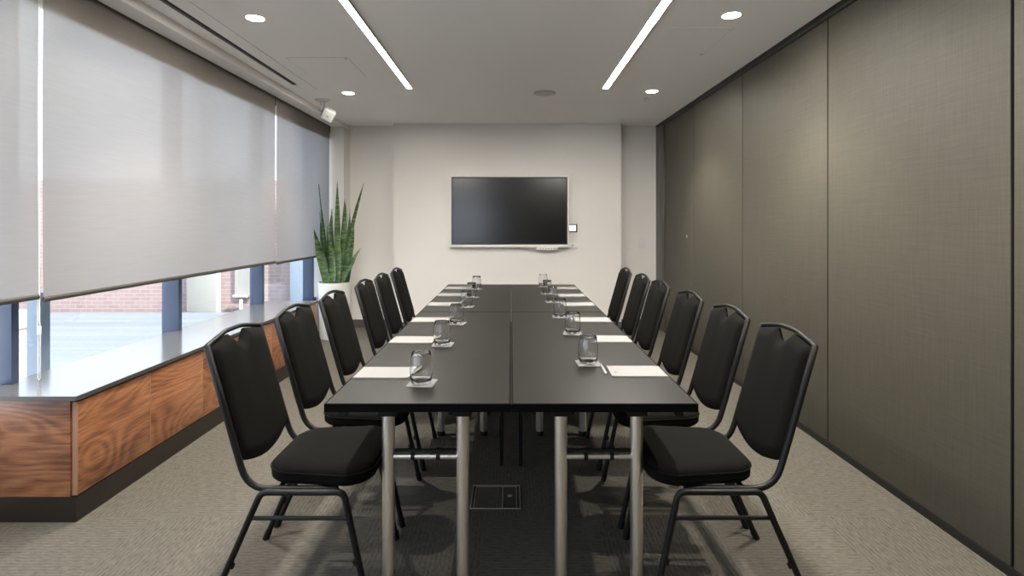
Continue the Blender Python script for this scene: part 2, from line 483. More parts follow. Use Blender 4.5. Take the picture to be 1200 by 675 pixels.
# ------------------------------------------------------------------ roller blinds
XB = -2.23
def blind(y0, y1, zb, label, chain_y):
    t = thing('roller_blind', label, 'blind', (XB, (y0 + y1) / 2, zb), 0, 'roller blinds over the windows')
    h = (y1 - y0) / 2
    H = 2.57 - zb
    m = MB()                                        # cloth, very slightly bellied, 1 mm thick
    nz = 14
    loops = []
    for i in range(nz + 1):
        z = H * i / nz
        dx = -.004 * math.sin(PI * i / nz)
        loops.append([(dx, -h, z), (dx + .001, -h, z), (dx + .001, h, z), (dx, h, z)])
    bm = m.bm
    va = [[bm.verts.new((l[0][0], l[0][1], l[0][2])), bm.verts.new((l[3][0], l[3][1], l[3][2]))] for l in loops]
    for a, b in zip(va, va[1:]): bm.faces.new((a[0], a[1], b[1], b[0]))
    m.build('cloth', M['blind'], t, True)
    m = MB(); m.tube([(0, -h, -.008), (0, h, -.008)], .008, 10, r2=.013)
    m.build('bottom_rail', M['bl_rail'], t, True)
    m = MB(); m.box((-.009, h + .001, H - .13), (.004, h + .010, H + .002)); m.build('bracket', M['black'], t)
    if chain_y is not None:
        cy = chain_y - (y0 + y1) / 2
        m = MB()
        z0 = -.395
        pts = [(-.014, cy, H - .1), (-.014, cy, -.11), (-.020, cy + .004, -.15), (-.014, cy + .002, -.19), (-.014, cy, z0), (-.008, cy, z0 - .01), (-.002, cy, z0), (-.002, cy, -.16), (-.006, cy, -.12), (-.004, cy, H - .1)]
        m.tube(pts, .0028, 6)
        m.build('bead_chain', M['white'], t, True)
        m = MB(); m.box((-.016, cy - .005, -.19), (.000, cy + .005, -.15), .002); m.build('chain_clip', M['white'], t, True)
    return t
blind(1.12, 2.536, .985, 'grey translucent roller blind cut off by the left edge of the photo', 2.549)
blind(2.562, 5.085, .968, 'wide grey translucent roller blind in the middle with one mullion showing through', None)
blind(5.115, 6.60, .955, 'narrow grey translucent roller blind next to the tall snake plant', None)

# ------------------------------------------------------------------ credenza under the windows
CT = .564
y0c, y1c = 2.375, 5.29
cr = thing('credenza', 'long low walnut credenza on a dark plinth under the windows', 'cabinet', (-2.15, (y0c + y1c) / 2, 0))
oc = Vector((-2.15, (y0c + y1c) / 2, 0))
def rel(p): return tuple(Vector(p) - oc)
box_obj('plinth', rel((-2.34, y0c + .002, 0)), rel((-1.925, y1c - .002, .112)), M['plinth'], cr)
box_obj('carcass', rel((-2.34, y0c + .022, .112)), rel((-1.945, y1c - .02, .538)), M['plinth'], cr)
box_obj('end_panel', rel((-2.35, y0c, .114)), rel((-1.948, y0c + .022, .540)), M['wood_x'], cr, .001)
box_obj('end_panel', rel((-2.35, y1c - .02, .114)), rel((-1.945, y1c, .540)), M['wood_x'], cr, .001)
dw = (y1c - y0c - .006) / 6
for k in range(6):
    a = y0c + .006 + k * dw
    lo, hi = Vector((-1.944, a + .0015, .118)), Vector((-1.922, a + dw - .0015, .530))
    c = (lo + hi) / 2
    d = box_obj('door', tuple(lo - c), tuple(hi - c), M['wood_y'], cr, .001)
    d.location = c - oc
    e = box_obj('door_edging', (-.0112, -dw / 2 - .0002, -.2055), (.0112, -dw / 2 + .003, .2055), M['wood_edge'], d)
ct = MB(); ct.box((-2.40, y0c - .018, CT - .02), (-1.908, y1c + .012, CT))
tp = ct.build('countertop', M['counter'], None)
tag(tp, 'polished grey stone countertop lying along the walnut credenza', 'countertop')
el = MB(); el.box((-1.9085, y0c - .0195, CT - .0205), (-1.905, y1c + .012, CT - .0006)); el.box((-2.40, y0c - .021, CT - .0205), (-1.905, y0c - .0178, CT - .0006))
el.build('edge_strip', M['counter_edge'], tp)

# ------------------------------------------------------------------ folding partition, right
pe = [-1.5, -.33, .838, 2.007, 3.176, 4.346, 5.516, 6.55]
plabels = [None, None,
           'taupe linen partition panel cut off by the right edge of the photo',
           'whole taupe linen partition panel beside the sliver at the right edge of the photo',
           'taupe linen partition panel, second whole one from the right edge, behind the second chair on that side',
           'taupe linen partition panel next to the narrow latched end panel',
           'narrow end panel of the taupe partition with a small round latch']
for i in range(2, 7):
    a, b = pe[i], pe[i + 1]
    g0 = .007 if i == 3 else .0055
    g1 = .008 if i == 2 else .0055
    c = (1.91, (a + b) / 2, 0)
    t = thing('partition_panel', plabels[i], 'wall panel', c, 0, 'folding partition panels')
    box_obj('board', (-.034, a + g0 + .004 - c[1], .040), (.040, b - g1 - .004 - c[1], 2.528), M['black'], t)
    box_obj('fabric_face', (-.040, a + g0 - c[1], .037), (-.032, b - g1 - c[1], 2.530), M['panel'], t, .0015)
    if i == 6:
        mm = MB(); mm.lathe([(.016, 0), (.016, .004), (.012, .006)], (0, 0, 0), 20)
        lt = mm.build('latch', M['alu'], t, True); lt.location = (-.040, 5.72 - c[1], 1.19); lt.rotation_euler = (0, -PI / 2, 0)
        mm = MB(); mm.box((-.004, -.010, .005), (.004, .010, .010), .001); mm.build('latch_turn', M['black'], lt, True)

# ------------------------------------------------------------------ folding tables
def make_table(L, label, side, rear=False):
    W = .603
    t = thing('folding_table', label, 'table', (0, 0, 0), 0, 'folding tables pushed together')
    z0, z1 = .713, .74
    e = .006
    m = MB(); m.box((-W / 2 + e, -L / 2 + e, z0), (W / 2 - e, L / 2 - e, z1))
    top = m.build('tabletop', M['laminate'], t)
    m = MB()
    m.box((-W / 2, -L / 2, z0), (-W / 2 + e, L / 2, z1 - .0004)); m.box((W / 2 - e, -L / 2, z0), (W / 2, L / 2, z1 - .0004))
    m.box((-W / 2 + e, -L / 2, z0), (W / 2 - e, -L / 2 + e, z1 - .0004)); m.box((-W / 2 + e, L / 2 - e, z0), (W / 2 - e, L / 2, z1 - .0004))
    m.build('edge_band', M['edge'], top)
    m = MB()
    for s in (-1, 1): m.box((s * .255 - .012, -L / 2 + .04, z0 - .028), (s * .255 + .012, L / 2 - .04, z0))
    m.build('apron_rail', M['blackmetal'], t)
    xi, xo = (.13, -.135) if side < 0 else (-.125, .145)
    if rear: xo = .112 if xo > 0 else -.112
    for s in (-1, 1):
        yl = s * (L / 2 - .185)
        for x in (xi, xo):
            m = MB(); m.lathe([(.0225, .012), (.0225, .655)], (x, yl, 0), 24)
            lg = m.build('leg', M['chrome'], t, True)
            m = MB(); m.lathe([(.020, 0), (.0245, .003), (.0245, .028), (.0232, .03)], (x, yl, 0), 20); m.build('foot_cap', M['blackmetal'], lg, True)
            m = MB(); m.box((x - .046, yl - .03, .668), (x + .046, yl + .03, .713), .004); m.box((x - .034, yl - .024, .640), (x + .034, yl + .024, .670), .003)
            m.box((x - .05, yl - .034, .690), (x + .05, yl - .028, .705), .001)
            m.build('hinge_bracket', M['blackmetal'], lg, True)
        a, b = min(xi, xo), max(xi, xo)
        m = MB(); m.tube([(a + .018, yl, .492), (b - .018, yl, .492)], .0115, 14)
        cb = m.build('cross_bar', M['chrome'], t, True)
        m = MB(); m.box((a + .02, yl - .006, .508), (b - .02, yl + .006, .517)); m.build('lock_rod', M['blackmetal'], cb)
        for f in (.33, .67):
            x = a + (b - a) * f
            m = MB(); m.tube([(x - .007, yl, .493), (x + .007, yl, .493)], .0135, 14); m.box((x - .007, yl - .008, .498), (x + .007, yl + .008, .519)); m.build('clip', M['blackmetal'], cb, True)
    return t
YT = [1.732, 3.548, 5.168]
L1, L2 = YT[1] - YT[0] - .004, YT[2] - YT[1] - .004
for (L, k, lab) in ((L1, 0, 'charcoal folding table at the near end, on the %s side'), (L2, 1, 'charcoal folding table at the far end by the screen, on the %s side')):
    for s, sn in ((-1, 'window'), (1, 'partition')):
        t = make_table(L, lab % sn, s, k == 1)
        t.location = (s * .3024, (YT[k] + YT[k + 1]) / 2, 0)
        if k == 0:
            m = MB(); xx = -s * .2504; yy = 2.94 - t.location.y
            m.quad_loops([[(xx + w * a, yy + w * b, z) for a, b in ((-1, -1), (1, -1), (1, 1), (-1, 1))] for w, z in ((.009, 0), (.0165, .62), (.0165, .713))])
            m.build('centre_leg', M['blackmetal'], t)

# ------------------------------------------------------------------ banquet chairs (front = local +x)
def crown(t):
    """flat in the middle, straight shoulders down to the posts"""
    t = abs(t)
    if t < .16: return 1.0
    if t < .44: return 1 - ((t - .16) / .28) ** 2 * .20
    return max(0.0, .80 * (1 - (t - .44) / .56))
def post_x(z): return -.197 - .282 * (z - .57)
def make_chair():
    t = thing('banquet_chair', 'x', 'chair', (0, 0, 0))
    # seat: rounded pad, wider at the front
    def outline(ins, n=14):
        P = [(.262, .212), (-.105, .190)]            # (x, half width) front, back
        pts = []
        xf, wf = P[0][0] - ins, P[0][1] - ins
        xb, wb = P[1][0] + ins, P[1][1] - ins
        rf, rb = max(.085 - ins, .02), max(.10 - ins, .02)
        def corner(cx, cy, r, a0, a1):
            for i in range(n + 1):
                a = math.radians(a0 + (a1 - a0) * i / n)
                pts.append((cx + r * math.cos(a), cy + r * math.sin(a)))
        corner(xf - rf, wf - rf, rf, 0, 86)
        corner(xb + rb, wb - rb, rb, 94, 180)
        corner(xb + rb, -wb + rb, rb, 180, 266)
        corner(xf - rf, -wf + rf, rf, 274, 360)
        # front edge gently bowed
        return [(x + (.016 * (1 - (y / wf) ** 2) if x > xf - .03 else 0), y) for x, y in pts]
    m = MB()
    lv = [(.03, .424), (.008, .425), (.001, .432), (0, .444), (0, .458), (.003, .470), (.010, .479), (.024, .486), (.05, .491), (.09, .4945), (.14, .4965)]
    m.quad_loops([[(x, y, z) for x, y in outline(i)] for i, z in lv])
    seat = m.build('seat', M['fabric'], t, True, 60)
    m = MB(); o = outline(-.001)
    m.tube([(x, y, .4635) for x, y in o] + [(o[0][0], o[0][1], .4635)], .0028, 6)
    m.build('piping', M['fabric'], seat, True)
    # backrest cushion: arched top with a V notch, round bottom, padded front
    hw, w0 = .187, .194
    def top(u):
        z = .890 + .026 * crown(u / w0)
        v = max(0.0, 1 - abs(u) / .062)
        return z - .040 * min(1.0, v * 1.35)
    def bot(u): return .508 - .044 * (1 - abs(u / hw) ** 2.0)
    us = sorted(set([-hw + 2 * hw * i / 26 for i in range(27)] + [-.062, .062, -.016, .016, -.04, .04]))
    NV = 18
    m = MB(); bm = m.bm
    def sheet(front):
        rows = []
        for u in us:
            col = []
            for j in range(NV + 1):
                s = j / NV
                z = bot(u) + (top(u) - bot(u)) * s
                ed = min((hw - abs(u)), (z - bot(u)), (top(u) - z))
                ed = max(ed, 0)
                k = 1 - (1 - min(ed / .028, 1)) ** 2.2
                k2 = min(ed / .12, 1)
                off = (.006 + .016 * k + .007 * k2) if front else (-.006 - .008 * k)
                col.append(bm.verts.new((post_x(z) + off, u, z + off * .28)))
            rows.append(col)
        return rows
    F, B = sheet(True), sheet(False)
    n = len(us)
    for R, flip in ((F, False), (B, True)):
        for i in range(n - 1):
            for j in range(NV):
                q = (R[i][j], R[i + 1][j], R[i + 1][j + 1], R[i][j + 1])
                bm.faces.new(q[::-1] if flip else q)
    for i in range(n - 1):
        bm.faces.new((F[i][0], B[i][0], B[i + 1][0], F[i + 1][0])); bm.faces.new((F[i][NV], F[i + 1][NV], B[i + 1][NV], B[i][NV]))
    for j in range(NV):
        bm.faces.new((F[0][j], F[0][j + 1], B[0][j + 1], B[0][j])); bm.faces.new((F[-1][j], B[-1][j], B[-1][j + 1], F[-1][j + 1]))
    m.build('backrest', M['fabric'], t, True, 50)
    # frame round the back: both posts and the arched handle rail in one bent tube
    w = .194
    def side(s):
        return [(.16, s * w, .412), (-.150, s * w, .412), (post_x(.555), s * w, .555), (post_x(.70), s * w, .70), (post_x(.899), s * w, .899)]
    left = fillet(side(1), [.085, .04, .01], 6)
    right = fillet(side(-1), [.085, .04, .01], 6)
    arch = []
    for i in range(0, 21):
        u = (w - .004) * (1 - 2 * i / 20)
        z = .901 + .026 * crown(u / w)
        arch.append(Vector((post_x(z), u, z)))
    path = left + arch + list(reversed(right))
    m = MB(); rr = [.0115] * len(left) + [.0085] * len(arch) + [.0115] * len(right); m.tube(path, rr, 10); m.build('back_frame', M['blackmetal'], t, True, 70)
    # legs: each side an inverted U; front and rear leg separate meshes, rail between them
    for s in (1, -1):
        y, yf = s * .213, s * .215
        rail = MB(); rail.tube([(.135, y, .410), (-.05, y, .410)], .0115, 10); rail.build('seat_rail', M['blackmetal'], t, True)
        for sx in (1, -1):
            foot = Vector((.272 if sx > 0 else -.272, yf, .008))
            knee = Vector((.186 if sx > 0 else -.095, y, .410))
            end = Vector((.13 if sx > 0 else -.045, y, .410))
            pth = fillet([foot, knee, end], .045, 8)
            m = MB(); m.tube(pth, .0112, 10); lg = m.build('leg', M['blackmetal'], t, True, 70)
            d = (knee - foot).normalized()
            m = MB(); m.tube([foot - d * .008, foot + d * .03], .0135, 10); m.build('foot_cap', M['blackmetal'], lg, True)
            p = foot + d * .17
            m = MB(); m.tube([p + Vector((-sx * .010, 0, -.012)), p + Vector((-sx * .014, 0, 0)), p + Vector((-sx * .010, 0, .012))], [.005, .0075, .005], 8); m.build('bumper', M['blackmetal'], lg, True)
        zf = .322
        f = (zf - .008) / (.410 - .008)
        xa, xb = .272 + (.186 - .272) * f, -.272 + (.272 - .095) * f
        ys = yf + (y - yf) * f
        m = MB(); m.tube([(xa, ys, zf), (xb, ys, zf)], .0075, 8); m.build('stretcher', M['blackmetal'], t, True)
    m = MB(); m.tube([(.13, -.213, .410), (.13, .213, .410)], .009, 8); m.build('cross_bar', M['blackmetal'], t, True)
    m = MB(); m.tube([(-.045, -.213, .410), (-.045, .213, .410)], .009, 8); m.build('cross_bar', M['blackmetal'], t, True)
    return t
CH = make_chair()
ords = ['closest to the camera', 'second from the camera', 'third from the camera', 'third from the screen wall', 'second from the screen wall', 'nearest the screen wall']
lefts = [2.038, 2.562, 3.10, 3.745, 4.225, 4.745]
rights = [2.040, 2.550, 3.10, 3.695, 4.170, 4.745]
first = True
for k in range(6):
    for s, ys, sn in ((-1, lefts, 'window'), (1, rights, 'partition')):
        o = CH if first else copy_tree(CH)
        first = False
        x = (.754 - .006 * k) * s
        o.location = (x, ys[k], 0)
        o.rotation_euler = (0, 0, 0 if s < 0 else PI)
        o['label'] = 'black upholstered banquet chair on the %s side of the table, %s' % (sn, ords[k])
        o['group'] = 'banquet chairs along the %s side' % sn

# ------------------------------------------------------------------ place settings
TZ = .74
def make_glass():
    m = MB()
    prof = [(.0005, .0), (.030, .0), (.0345, .0015), (.0375, .007), (.0402, .022), (.0418, .040), (.0415, .060), (.0395, .080), (.0370, .097), (.0348, .111),
            (.0342, .1120), (.0336, .111), (.0357, .097), (.0381, .080), (.0401, .060), (.0404, .042), (.0388, .026), (.0355, .0140), (.027, .0105), (.012, .0098), (.0005, .0097)]
    m.lathe(prof, (0, 0, 0), 36)
    return m.build('water_glass', M['tumbler'], None, True, 60)
def make_coaster():
    m = MB(); h = .048; r = .006; lp = []
    for (cx, cy, a0) in ((h - r, h - r, 0), (-h + r, h - r, 90), (-h + r, -h + r, 180), (h - r, -h + r, 270)):
        for i in range(5):
            a = math.radians(a0 + 90 * i / 4); lp.append((cx + r * math.cos(a), cy + r * math.sin(a)))
    m.quad_loops([[(x * q, y * q, z) for x, y in lp] for q, z in ((1, 0), (1, .0022), (.99, .0028))])
    return m.build('coaster', M['card'], None)
def make_pad():
    t = thing('notepad', 'x', 'notepad')
    m = MB(); m.box((-.105, -.074, .001), (.105, .074, .0055), .0004, 1); pg = m.build('pages', M['pad'], t)
    m = MB(); m.box((-.105, -.074, 0), (.105, .074, .001)); m.build('backing_card', M['backing'], t)
    m = MB(); m.box((-.1052, -.074, .0008), (-.097, .074, .0058), .0004, 1); 
    m.build('gummed_edge', M['card'], t)
    return t
def make_pen():
    t = thing('ballpoint_pen', 'x', 'pen')
    m = MB(); m.tube([(0, -.052, .0055), (0, .058, .0055)], .005, 12); m.build('barrel', M['penwhite'], t, True)
    m = MB(); m.tube([(0, -.070, .0055), (0, -.066, .0055), (0, -.052, .0055)], [.0008, .002, .0048], 12); m.build('tip', M['silver'], t, True)
    m = MB(); m.tube([(0, .058, .0055), (0, .066, .0055), (0, .0665, .0055)], [.004, .004, .002], 10); m.build('button', M['silver'], t, True)
    m = MB(); m.box((-.0016, .015, .0105), (.0016, .057, .0122), .0003, 1); m.box((-.0016, .052, .008), (.0016, .057, .012)); m.build('clip', M['silver'], t)
    return t
po = ['closest to the camera', 'second from the near end', 'third from the near end', 'third from the far end', 'second from the far end', 'closest to the wall screen']
padL = [2.086, 2.677, 3.236, 3.875, 4.39, 4.85]
padR = [2.105, 2.697, 3.242, 3.865, 4.345, 4.845]
glL = [(-.324, 1.955), (-.328, 2.58), (-.314, 3.13), (-.313, 3.766), (-.310, 4.27), (-.307, 4.795)]
glR = [(.321, 2.235), (.325, 2.848), (.307, 3.36), (.306, 4.0), (.300, 4.46), (.300, 4.97)]
G0, C0, P0, B0 = make_glass(), make_coaster(), make_pad(), make_pen()
first = True
for side, pads, gls, sn in ((-1, padL, glL, 'window'), (1, padR, glR, 'partition')):
    for k in range(6):
        g = G0 if first else G0.copy(); c = C0 if first else C0.copy()
        if not first: COL.objects.link(g); COL.objects.link(c)
        p = P0 if first else copy_tree(P0); b = B0 if first else copy_tree(B0)
        first = False
        gx, gy = gls[k]
        c.location = (gx, gy, TZ); c.rotation_euler = (0, 0, random.uniform(-.22, .22))
        g.location = (gx + random.uniform(-.004, .004), gy, TZ + .0028); g.rotation_euler = (0, 0, random.uniform(0, 3))
        p.location = (side * .489, pads[k], TZ); p.rotation_euler = (0, 0, (0 if side > 0 else PI) + random.uniform(-.02, .02))
        if side < 0:
            b.location = (-.372, pads[k] + .012, TZ); b.rotation_euler = (0, 0, -.16 + random.uniform(-.06, .06))
        else:
            b.location = (.366, pads[k] + .022, TZ); b.rotation_euler = (0, 0, .03 + random.uniform(-.06, .06))
        tag(g, 'clear stemless water glass upside up on a coaster, %s side, place %s' % (sn, po[k]), 'glass', 'water glasses on the table')
        tag(c, 'white square coaster under a water glass, %s side, place %s' % (sn, po[k]), 'coaster', 'coasters on the table')
        tag(p, 'blank white notepad on the %s side of the table, place %s' % (sn, po[k]), 'notepad', 'notepads on the table')
        tag(b, 'white and silver pen by a notepad, %s side, place %s' % (sn, po[k]), 'pen', 'pens on the table')
        if side > 0 and k == 0:
            m = MB(); m.tube([(-.090, -.024, .0057), (-.084, -.020, .0057), (-.076, -.022, .0057)], .0008, 5); m.build('printed_mark', M['ink'], p)

# ------------------------------------------------------------------ wall screen and small wall fittings
tv = thing('wall_screen', 'large dark presentation screen with white bezel on the end wall', 'screen', (-.021, 6.70, 1.475))
w, h = .7355, .444
m = MB()
m.box((-w, -.075, -h), (-w + .020, -.005, h), .004); m.box((w - .020, -.075, -h), (w, -.005, h), .004)
m.box((-w + .018, -.075, h - .020), (w - .018, -.005, h), .004); m.box((-w + .018, -.075, -h), (w - .018, -.005, -h + .034), .004)
m.box((-w + .01, -.02, -h + .01), (w - .01, -.004, h - .01))
m.build('bezel', M['bezel'], tv, True)
m = MB()
m.box((-w + .020, -.072, -h + .034), (-w + .034, -.03, h - .020)); m.box((w - .034, -.072, -h + .034), (w - .020, -.03, h - .020))
m.box((-w + .034, -.072, h - .034), (w - .034, -.03, h - .020)); m.box((-w + .034, -.072, -h + .034), (w - .034, -.03, -h + .046))
m.build('inner_bezel', M['black'], tv)
box_obj('screen_glass', (-w + .034, -.064, -h + .046), (w - .034, -.03, h - .034), M['screen'], tv)
m = MB(); m.box((-.02, -.05, -.05), (.02, 0.0, .05)); m.build('wall_mount', M['grey_plastic'], tv)
cp = MB(); cp.box((.330, -.092, -h - .034), (.595, -.02, -h + .006), .006); cp = cp.build('control_panel', M['white'], tv, True)
for k in range(6):
    m = MB(); m.box((.372 + k * .034, -.0945, -h - .022), (.389 + k * .034, -.0915, -h - .006), .001); m.build('button', M['grey_plastic'], cp)
th = thing('room_controller', 'small square touch controller with black frame beside the wall screen', 'controller', (.772, 6.70, 1.268))
box_obj('frame', (-.050, -.018, -.050), (.050, 0, .050), M['black'], th, .003)
box_obj('display', (-.050, -.0195, -.036), (.034, -.0175, .038), M['lcd'], th)
so = thing('wall_socket', 'white outlet plate partly behind the lower corner of the wall screen', 'wall plate', (.772, 6.70, 1.045))
box_obj('plate', (-.058, -.008, -.037), (.058, 0, .037), M['white'], so, .002)
m = MB(); m.tube([(-.01, -.008, .012), (-.01, -.022, .012)], .012, 14); m.build('plug', M['grey_plastic'], so, True)
m = MB(); m.box((-.045, -.010, -.028), (-.02, -.0075, -.006)); m.build('switch', M['bezel'], so)
sw = thing('light_switch', 'white rocker light switch near the corner by the partition', 'switch', (1.672, YB, 1.07))
box_obj('plate', (-.038, -.008, -.058), (.038, 0, .058), M['white'], sw, .002)
box_obj('rocker', (-.014, -.012, -.022), (.014, -.007, .018), M['bezel'], sw, .002)

# ------------------------------------------------------------------ snake plant
pl = thing('potted_snake_plant', 'tall snake plant in a white cylindrical floor planter in the corner', 'plant', (-2.05, 6.25, 0))
m = MB(); m.lathe([(.160, 0), (.166, .004), (.186, .640), (.187, .646), (.184, .648), (.176, .646), (.174, .60), (.02, .598)], (0, 0, 0), 56)
m.build('planter', M['ceramic'], pl, True, 50)
m = MB()
lo = [[(r * math.cos(2 * PI * k / 28), r * math.sin(2 * PI * k / 28), z + random.uniform(-.006, .006)) for k in range(28)] for r, z in ((.1735, .615), (.12, .622), (.06, .626), (.01, .626))]
m.quad_loops(lo); m.build('soil', M['soil'], pl, True)
def leaf(bx, by, tx, ty, tz, wmax, face, bend=.0, wpos=.45):
    """strap leaf from the soil to its tip; face = direction its flat side looks (deg)"""
    base = Vector((bx, by, .60)); tip = Vector((tx, ty, tz)); n = 22
    fa = math.radians(face); loops = []
    for i in range(n + 1):
        s = i / n
        c = base.lerp(tip, s)
        out = Vector((tx - bx, ty - by, 0))
        c = c + out * (s * s - s) * bend
        tw = fa + .55 * s * (1 if bx > 0 else -1)
        nx = Vector((math.cos(tw), math.sin(tw), 0)); sx = Vector((-math.sin(tw), math.cos(tw), 0))
        if s < wpos: wd = wmax * (.55 + .45 * math.sin(PI / 2 * s / wpos))
        else: wd = wmax * max(.02, (1 - ((s - wpos) / (1 - wpos)) ** 1.9)) 
        cup = .22 * wd; th = .0035 * (1 - .7 * s) + .0008
        wav = .004 * math.sin(s * 13 + bx * 40)
        a = [(-1, 1.0), (-.55, .35), (0, 0), (.55, .35), (1, 1.0)]
        f = [c + sx * (u * wd / 2) + nx * (q * cup + wav * u) for u, q in a]
        b = [c + sx * (u * wd / 2) + nx * (q * cup + wav * u - th * (2.0 if abs(u) < 1 else .5)) for u, q in reversed(a)]
        loops.append([tuple(p) for p in f + b])
    m = MB(); m.quad_loops(loops); m.build('leaf', M['leaf'], pl, True, 80)
leaves = [  # base x,y   tip x,y,z   width  face  bend
    (.035, .00, .035, -.02, 1.815, .066, -95, 0),
    (.075, .03, .325, .05, 1.805, .052, -80, .5),
    (-.06, -.02, -.135, -.15, 1.770, .045, -100, .3),
    (.085, -.03, .130, -.01, 1.585, .070, -80, .1),
    (.12, .02, .165, .04, 1.500, .055, -60, .1),
    (-.09, -.03, -.135, -.12, 1.460, .052, -110, .2),
    (-.06, -.10, -.158, -.235, 1.260, .10, -70, .45),
    (.10, -.07, .318, -.06, 1.045, .070, -115, .35),
    (.00, -.06, -.02, -.09, 1.420, .074, -90, .2),
    (.06, -.09, .075, -.13, 1.300, .080, -85, .2),
    (.12, -.05, .170, -.05, 1.200, .062, -70, .2),
    (-.03, .07, -.07, .10, 1.500, .055, -95, .1),
    (.05, .08, .08, .11, 1.620, .055, -90, .1),
    (-.10, .04, -.13, .00, 1.320, .055, -120, .2),
    (.02, -.11, .01, -.16, 1.130, .072, -90, .3),
    (-.045, -.04, -.075, -.03, 1.300, .062, -100, .1),
    (.13, .06, .20, .10, 1.350, .050, -60, .2),
]
for lf in leaves: leaf(*lf)

# ------------------------------------------------------------------ ceiling fittings
for s, x, lab in ((-1, -.935, 'long glowing linear ceiling light on the window side'), (1, .868, 'long glowing linear ceiling light on the partition side')):
    yE, yS = 4.955, 1.45
    t = thing('linear_light', lab, 'ceiling light', (x, (yE + yS) / 2, CEIL), 0, 'linear ceiling lights')
    h = (yE - yS) / 2
    box_obj('diffuser', (-.023, -h, -.006), (.023, h, 0), M['led'], t)
    m = MB(); m.box((.023, -h - .004, -.012), (.030, h + .004, 0)); m.box((-.028, -h - .004, -.007), (-.023, h + .004, 0)); m.box((-.023, h, -.007), (.023, h + .005, 0)); m.box((-.023, -h - .005, -.007), (.023, -h, 0))
    m.build('trim_frame', M['alu'], t)
dl = None
spots = [(-1.559, 3.274, 'window side, nearer the camera'), (-1.56, 5.15, 'window side by the box-shaped camera'), (1.324, 3.23, 'partition side, beside the ceiling hatch'), (1.33, 5.08, 'partition side, next to the small sensor')]
for (x, y) in ((-1.559, 1.40), (1.324, 1.38)):
    spots.append((x, y, None))
sp_data = bpy.data.lights.new('downlight_beam', 'SPOT')
sp_data.energy = 60; sp_data.color = (1.0, .90, .77); sp_data.spot_size = math.radians(96); sp_data.spot_blend = .65; sp_data.shadow_soft_size = .035
for i, (x, y, lab) in enumerate(spots):
    t = thing('downlight', 'round recessed ceiling downlight, ' + (lab or 'beyond the top edge of the photo'), 'downlight', (x, y, CEIL), 0, 'recessed downlights' if lab else 'downlights behind the camera')
    m = MB(); m.lathe([(.050, -.002), (.052, -.004), (.058, -.004), (.060, 0)], (0, 0, 0), 32, False, False); m.build('trim_ring', M['white'], t, True)
    m = MB(); m.lathe([(.051, -.0022), (.051, -.0015)], (0, 0, 0), 28); m.build('lens', M['lens'], t)
    L = bpy.data.objects.new('downlight_beam', sp_data); COL.objects.link(L); L.parent = t; L.location = (0, 0, -.012)
cs = thing('ceiling_speaker', 'round grey ceiling speaker grille in front of the screen wall', 'speaker', (.322, 5.15, CEIL))
m = MB(); m.lathe([(.104, 0), (.104, -.004), (.096, -.006), (.094, -.004)], (0, 0, 0), 40, True, False); m.build('rim', M['grey_plastic'], cs, True)
m = MB(); m.lathe([(.095, -.0045), (.06, -.0055), (.01, -.006)], (0, 0, 0), 36); g = m.build('grille', M['grille'], cs, True)
m = MB(); m.lathe([(.008, -.0062), (.008, -.008)], (0, 0, 0), 14); m.build('badge', M['white'], cs)
se = thing('sprinkler_head', 'tiny silver sprinkler head in the ceiling next to a downlight', 'sprinkler', (1.344, 5.36, CEIL))
m = MB(); m.lathe([(.032, 0), (.030, -.004), (.014, -.006)], (0, 0, 0), 24); m.build('base', M['white'], se, True)
m = MB(); m.lathe([(.010, -.005), (.010, -.022), (.017, -.023), (.017, -.026)], (0, 0, 0), 18); m.build('head', M['alu'], se, True)
def hatch(x0, x1, y0, y1, lab, lx, ly):
    t = thing('ceiling_hatch', lab, 'access hatch', ((x0 + x1) / 2, (y0 + y1) / 2, CEIL), 0, 'ceiling access hatches')
    a, b = (x1 - x0) / 2, (y1 - y0) / 2
    box_obj('hatch_door', (-a + .004, -b + .004, -.0022), (a - .004, b - .004, 0), M['ceil'], t)
    m = MB(); g = .004
    m.box((-a, -b, -.0008), (-a + g, b, 0)); m.box((a - g, -b, -.0008), (a, b, 0)); m.box((-a + g, -b, -.0008), (a - g, -b + g, 0)); m.box((-a + g, b - g, -.0008), (a - g, b, 0))
    m.build('joint', M['grille'], t)
    m = MB(); m.lathe([(.009, -.0022), (.009, -.004)], (lx * (a - .02), ly * (b - .02), 0), 14); m.build('lock', M['grey_plastic'], t)
hatch(.915, 1.425, 3.43, 3.99, 'square flush ceiling hatch on the partition side', 1, 1)
hatch(-1.70, -1.232, 4.05, 4.58, 'faint square flush ceiling hatch on the window side', 1, -1)
ad = thing('air_diffuser', 'long white slot air diffuser with one black slot along the window side', 'air vent', (-1.945, 1.9, CEIL))
m = MB(); m.box((.022, -3.3, -.004), (.135, 3.09, 0), .001, 1); m.box((-.128, -3.3, -.004), (-.022, 3.09, 0), .001, 1); m.box((-.022, 2.94, -.004), (.022, 3.09, 0), .001, 1)
m.build('frame', M['ceil'], ad)
box_obj('slot', (-.022, -3.3, -.0012), (.022, 2.94, 0), M['dark'], ad)
m = MB(); m.box((-.009, -3.3, -.004), (-.005, 2.94, -.001)); m.build('blade', M['grey_plastic'], ad)
cm = thing('ceiling_camera', 'white box-shaped camera tilted on a ceiling bracket above the blinds', 'camera', (-1.905, 5.434, CEIL))
m = MB(); m.lathe([(.075, 0), (.073, -.010), (.04, -.016)], (0, 0, 0), 32); m.build('mount_plate', M['bezel'], cm, True)
m = MB(); m.tube([(0, 0, -.012), (0, 0, -.075)], .022, 16); m.tube([(0, .005, -.07), (-.005, .005, -.095), (.01, .0, -.115)], [.027, .031, .026], 16); m.build('arm', M['cam'], cm, True)
hd = MB(); hd.box((-.060, -.075, -.055), (.060, .06, .055), .008, 3)
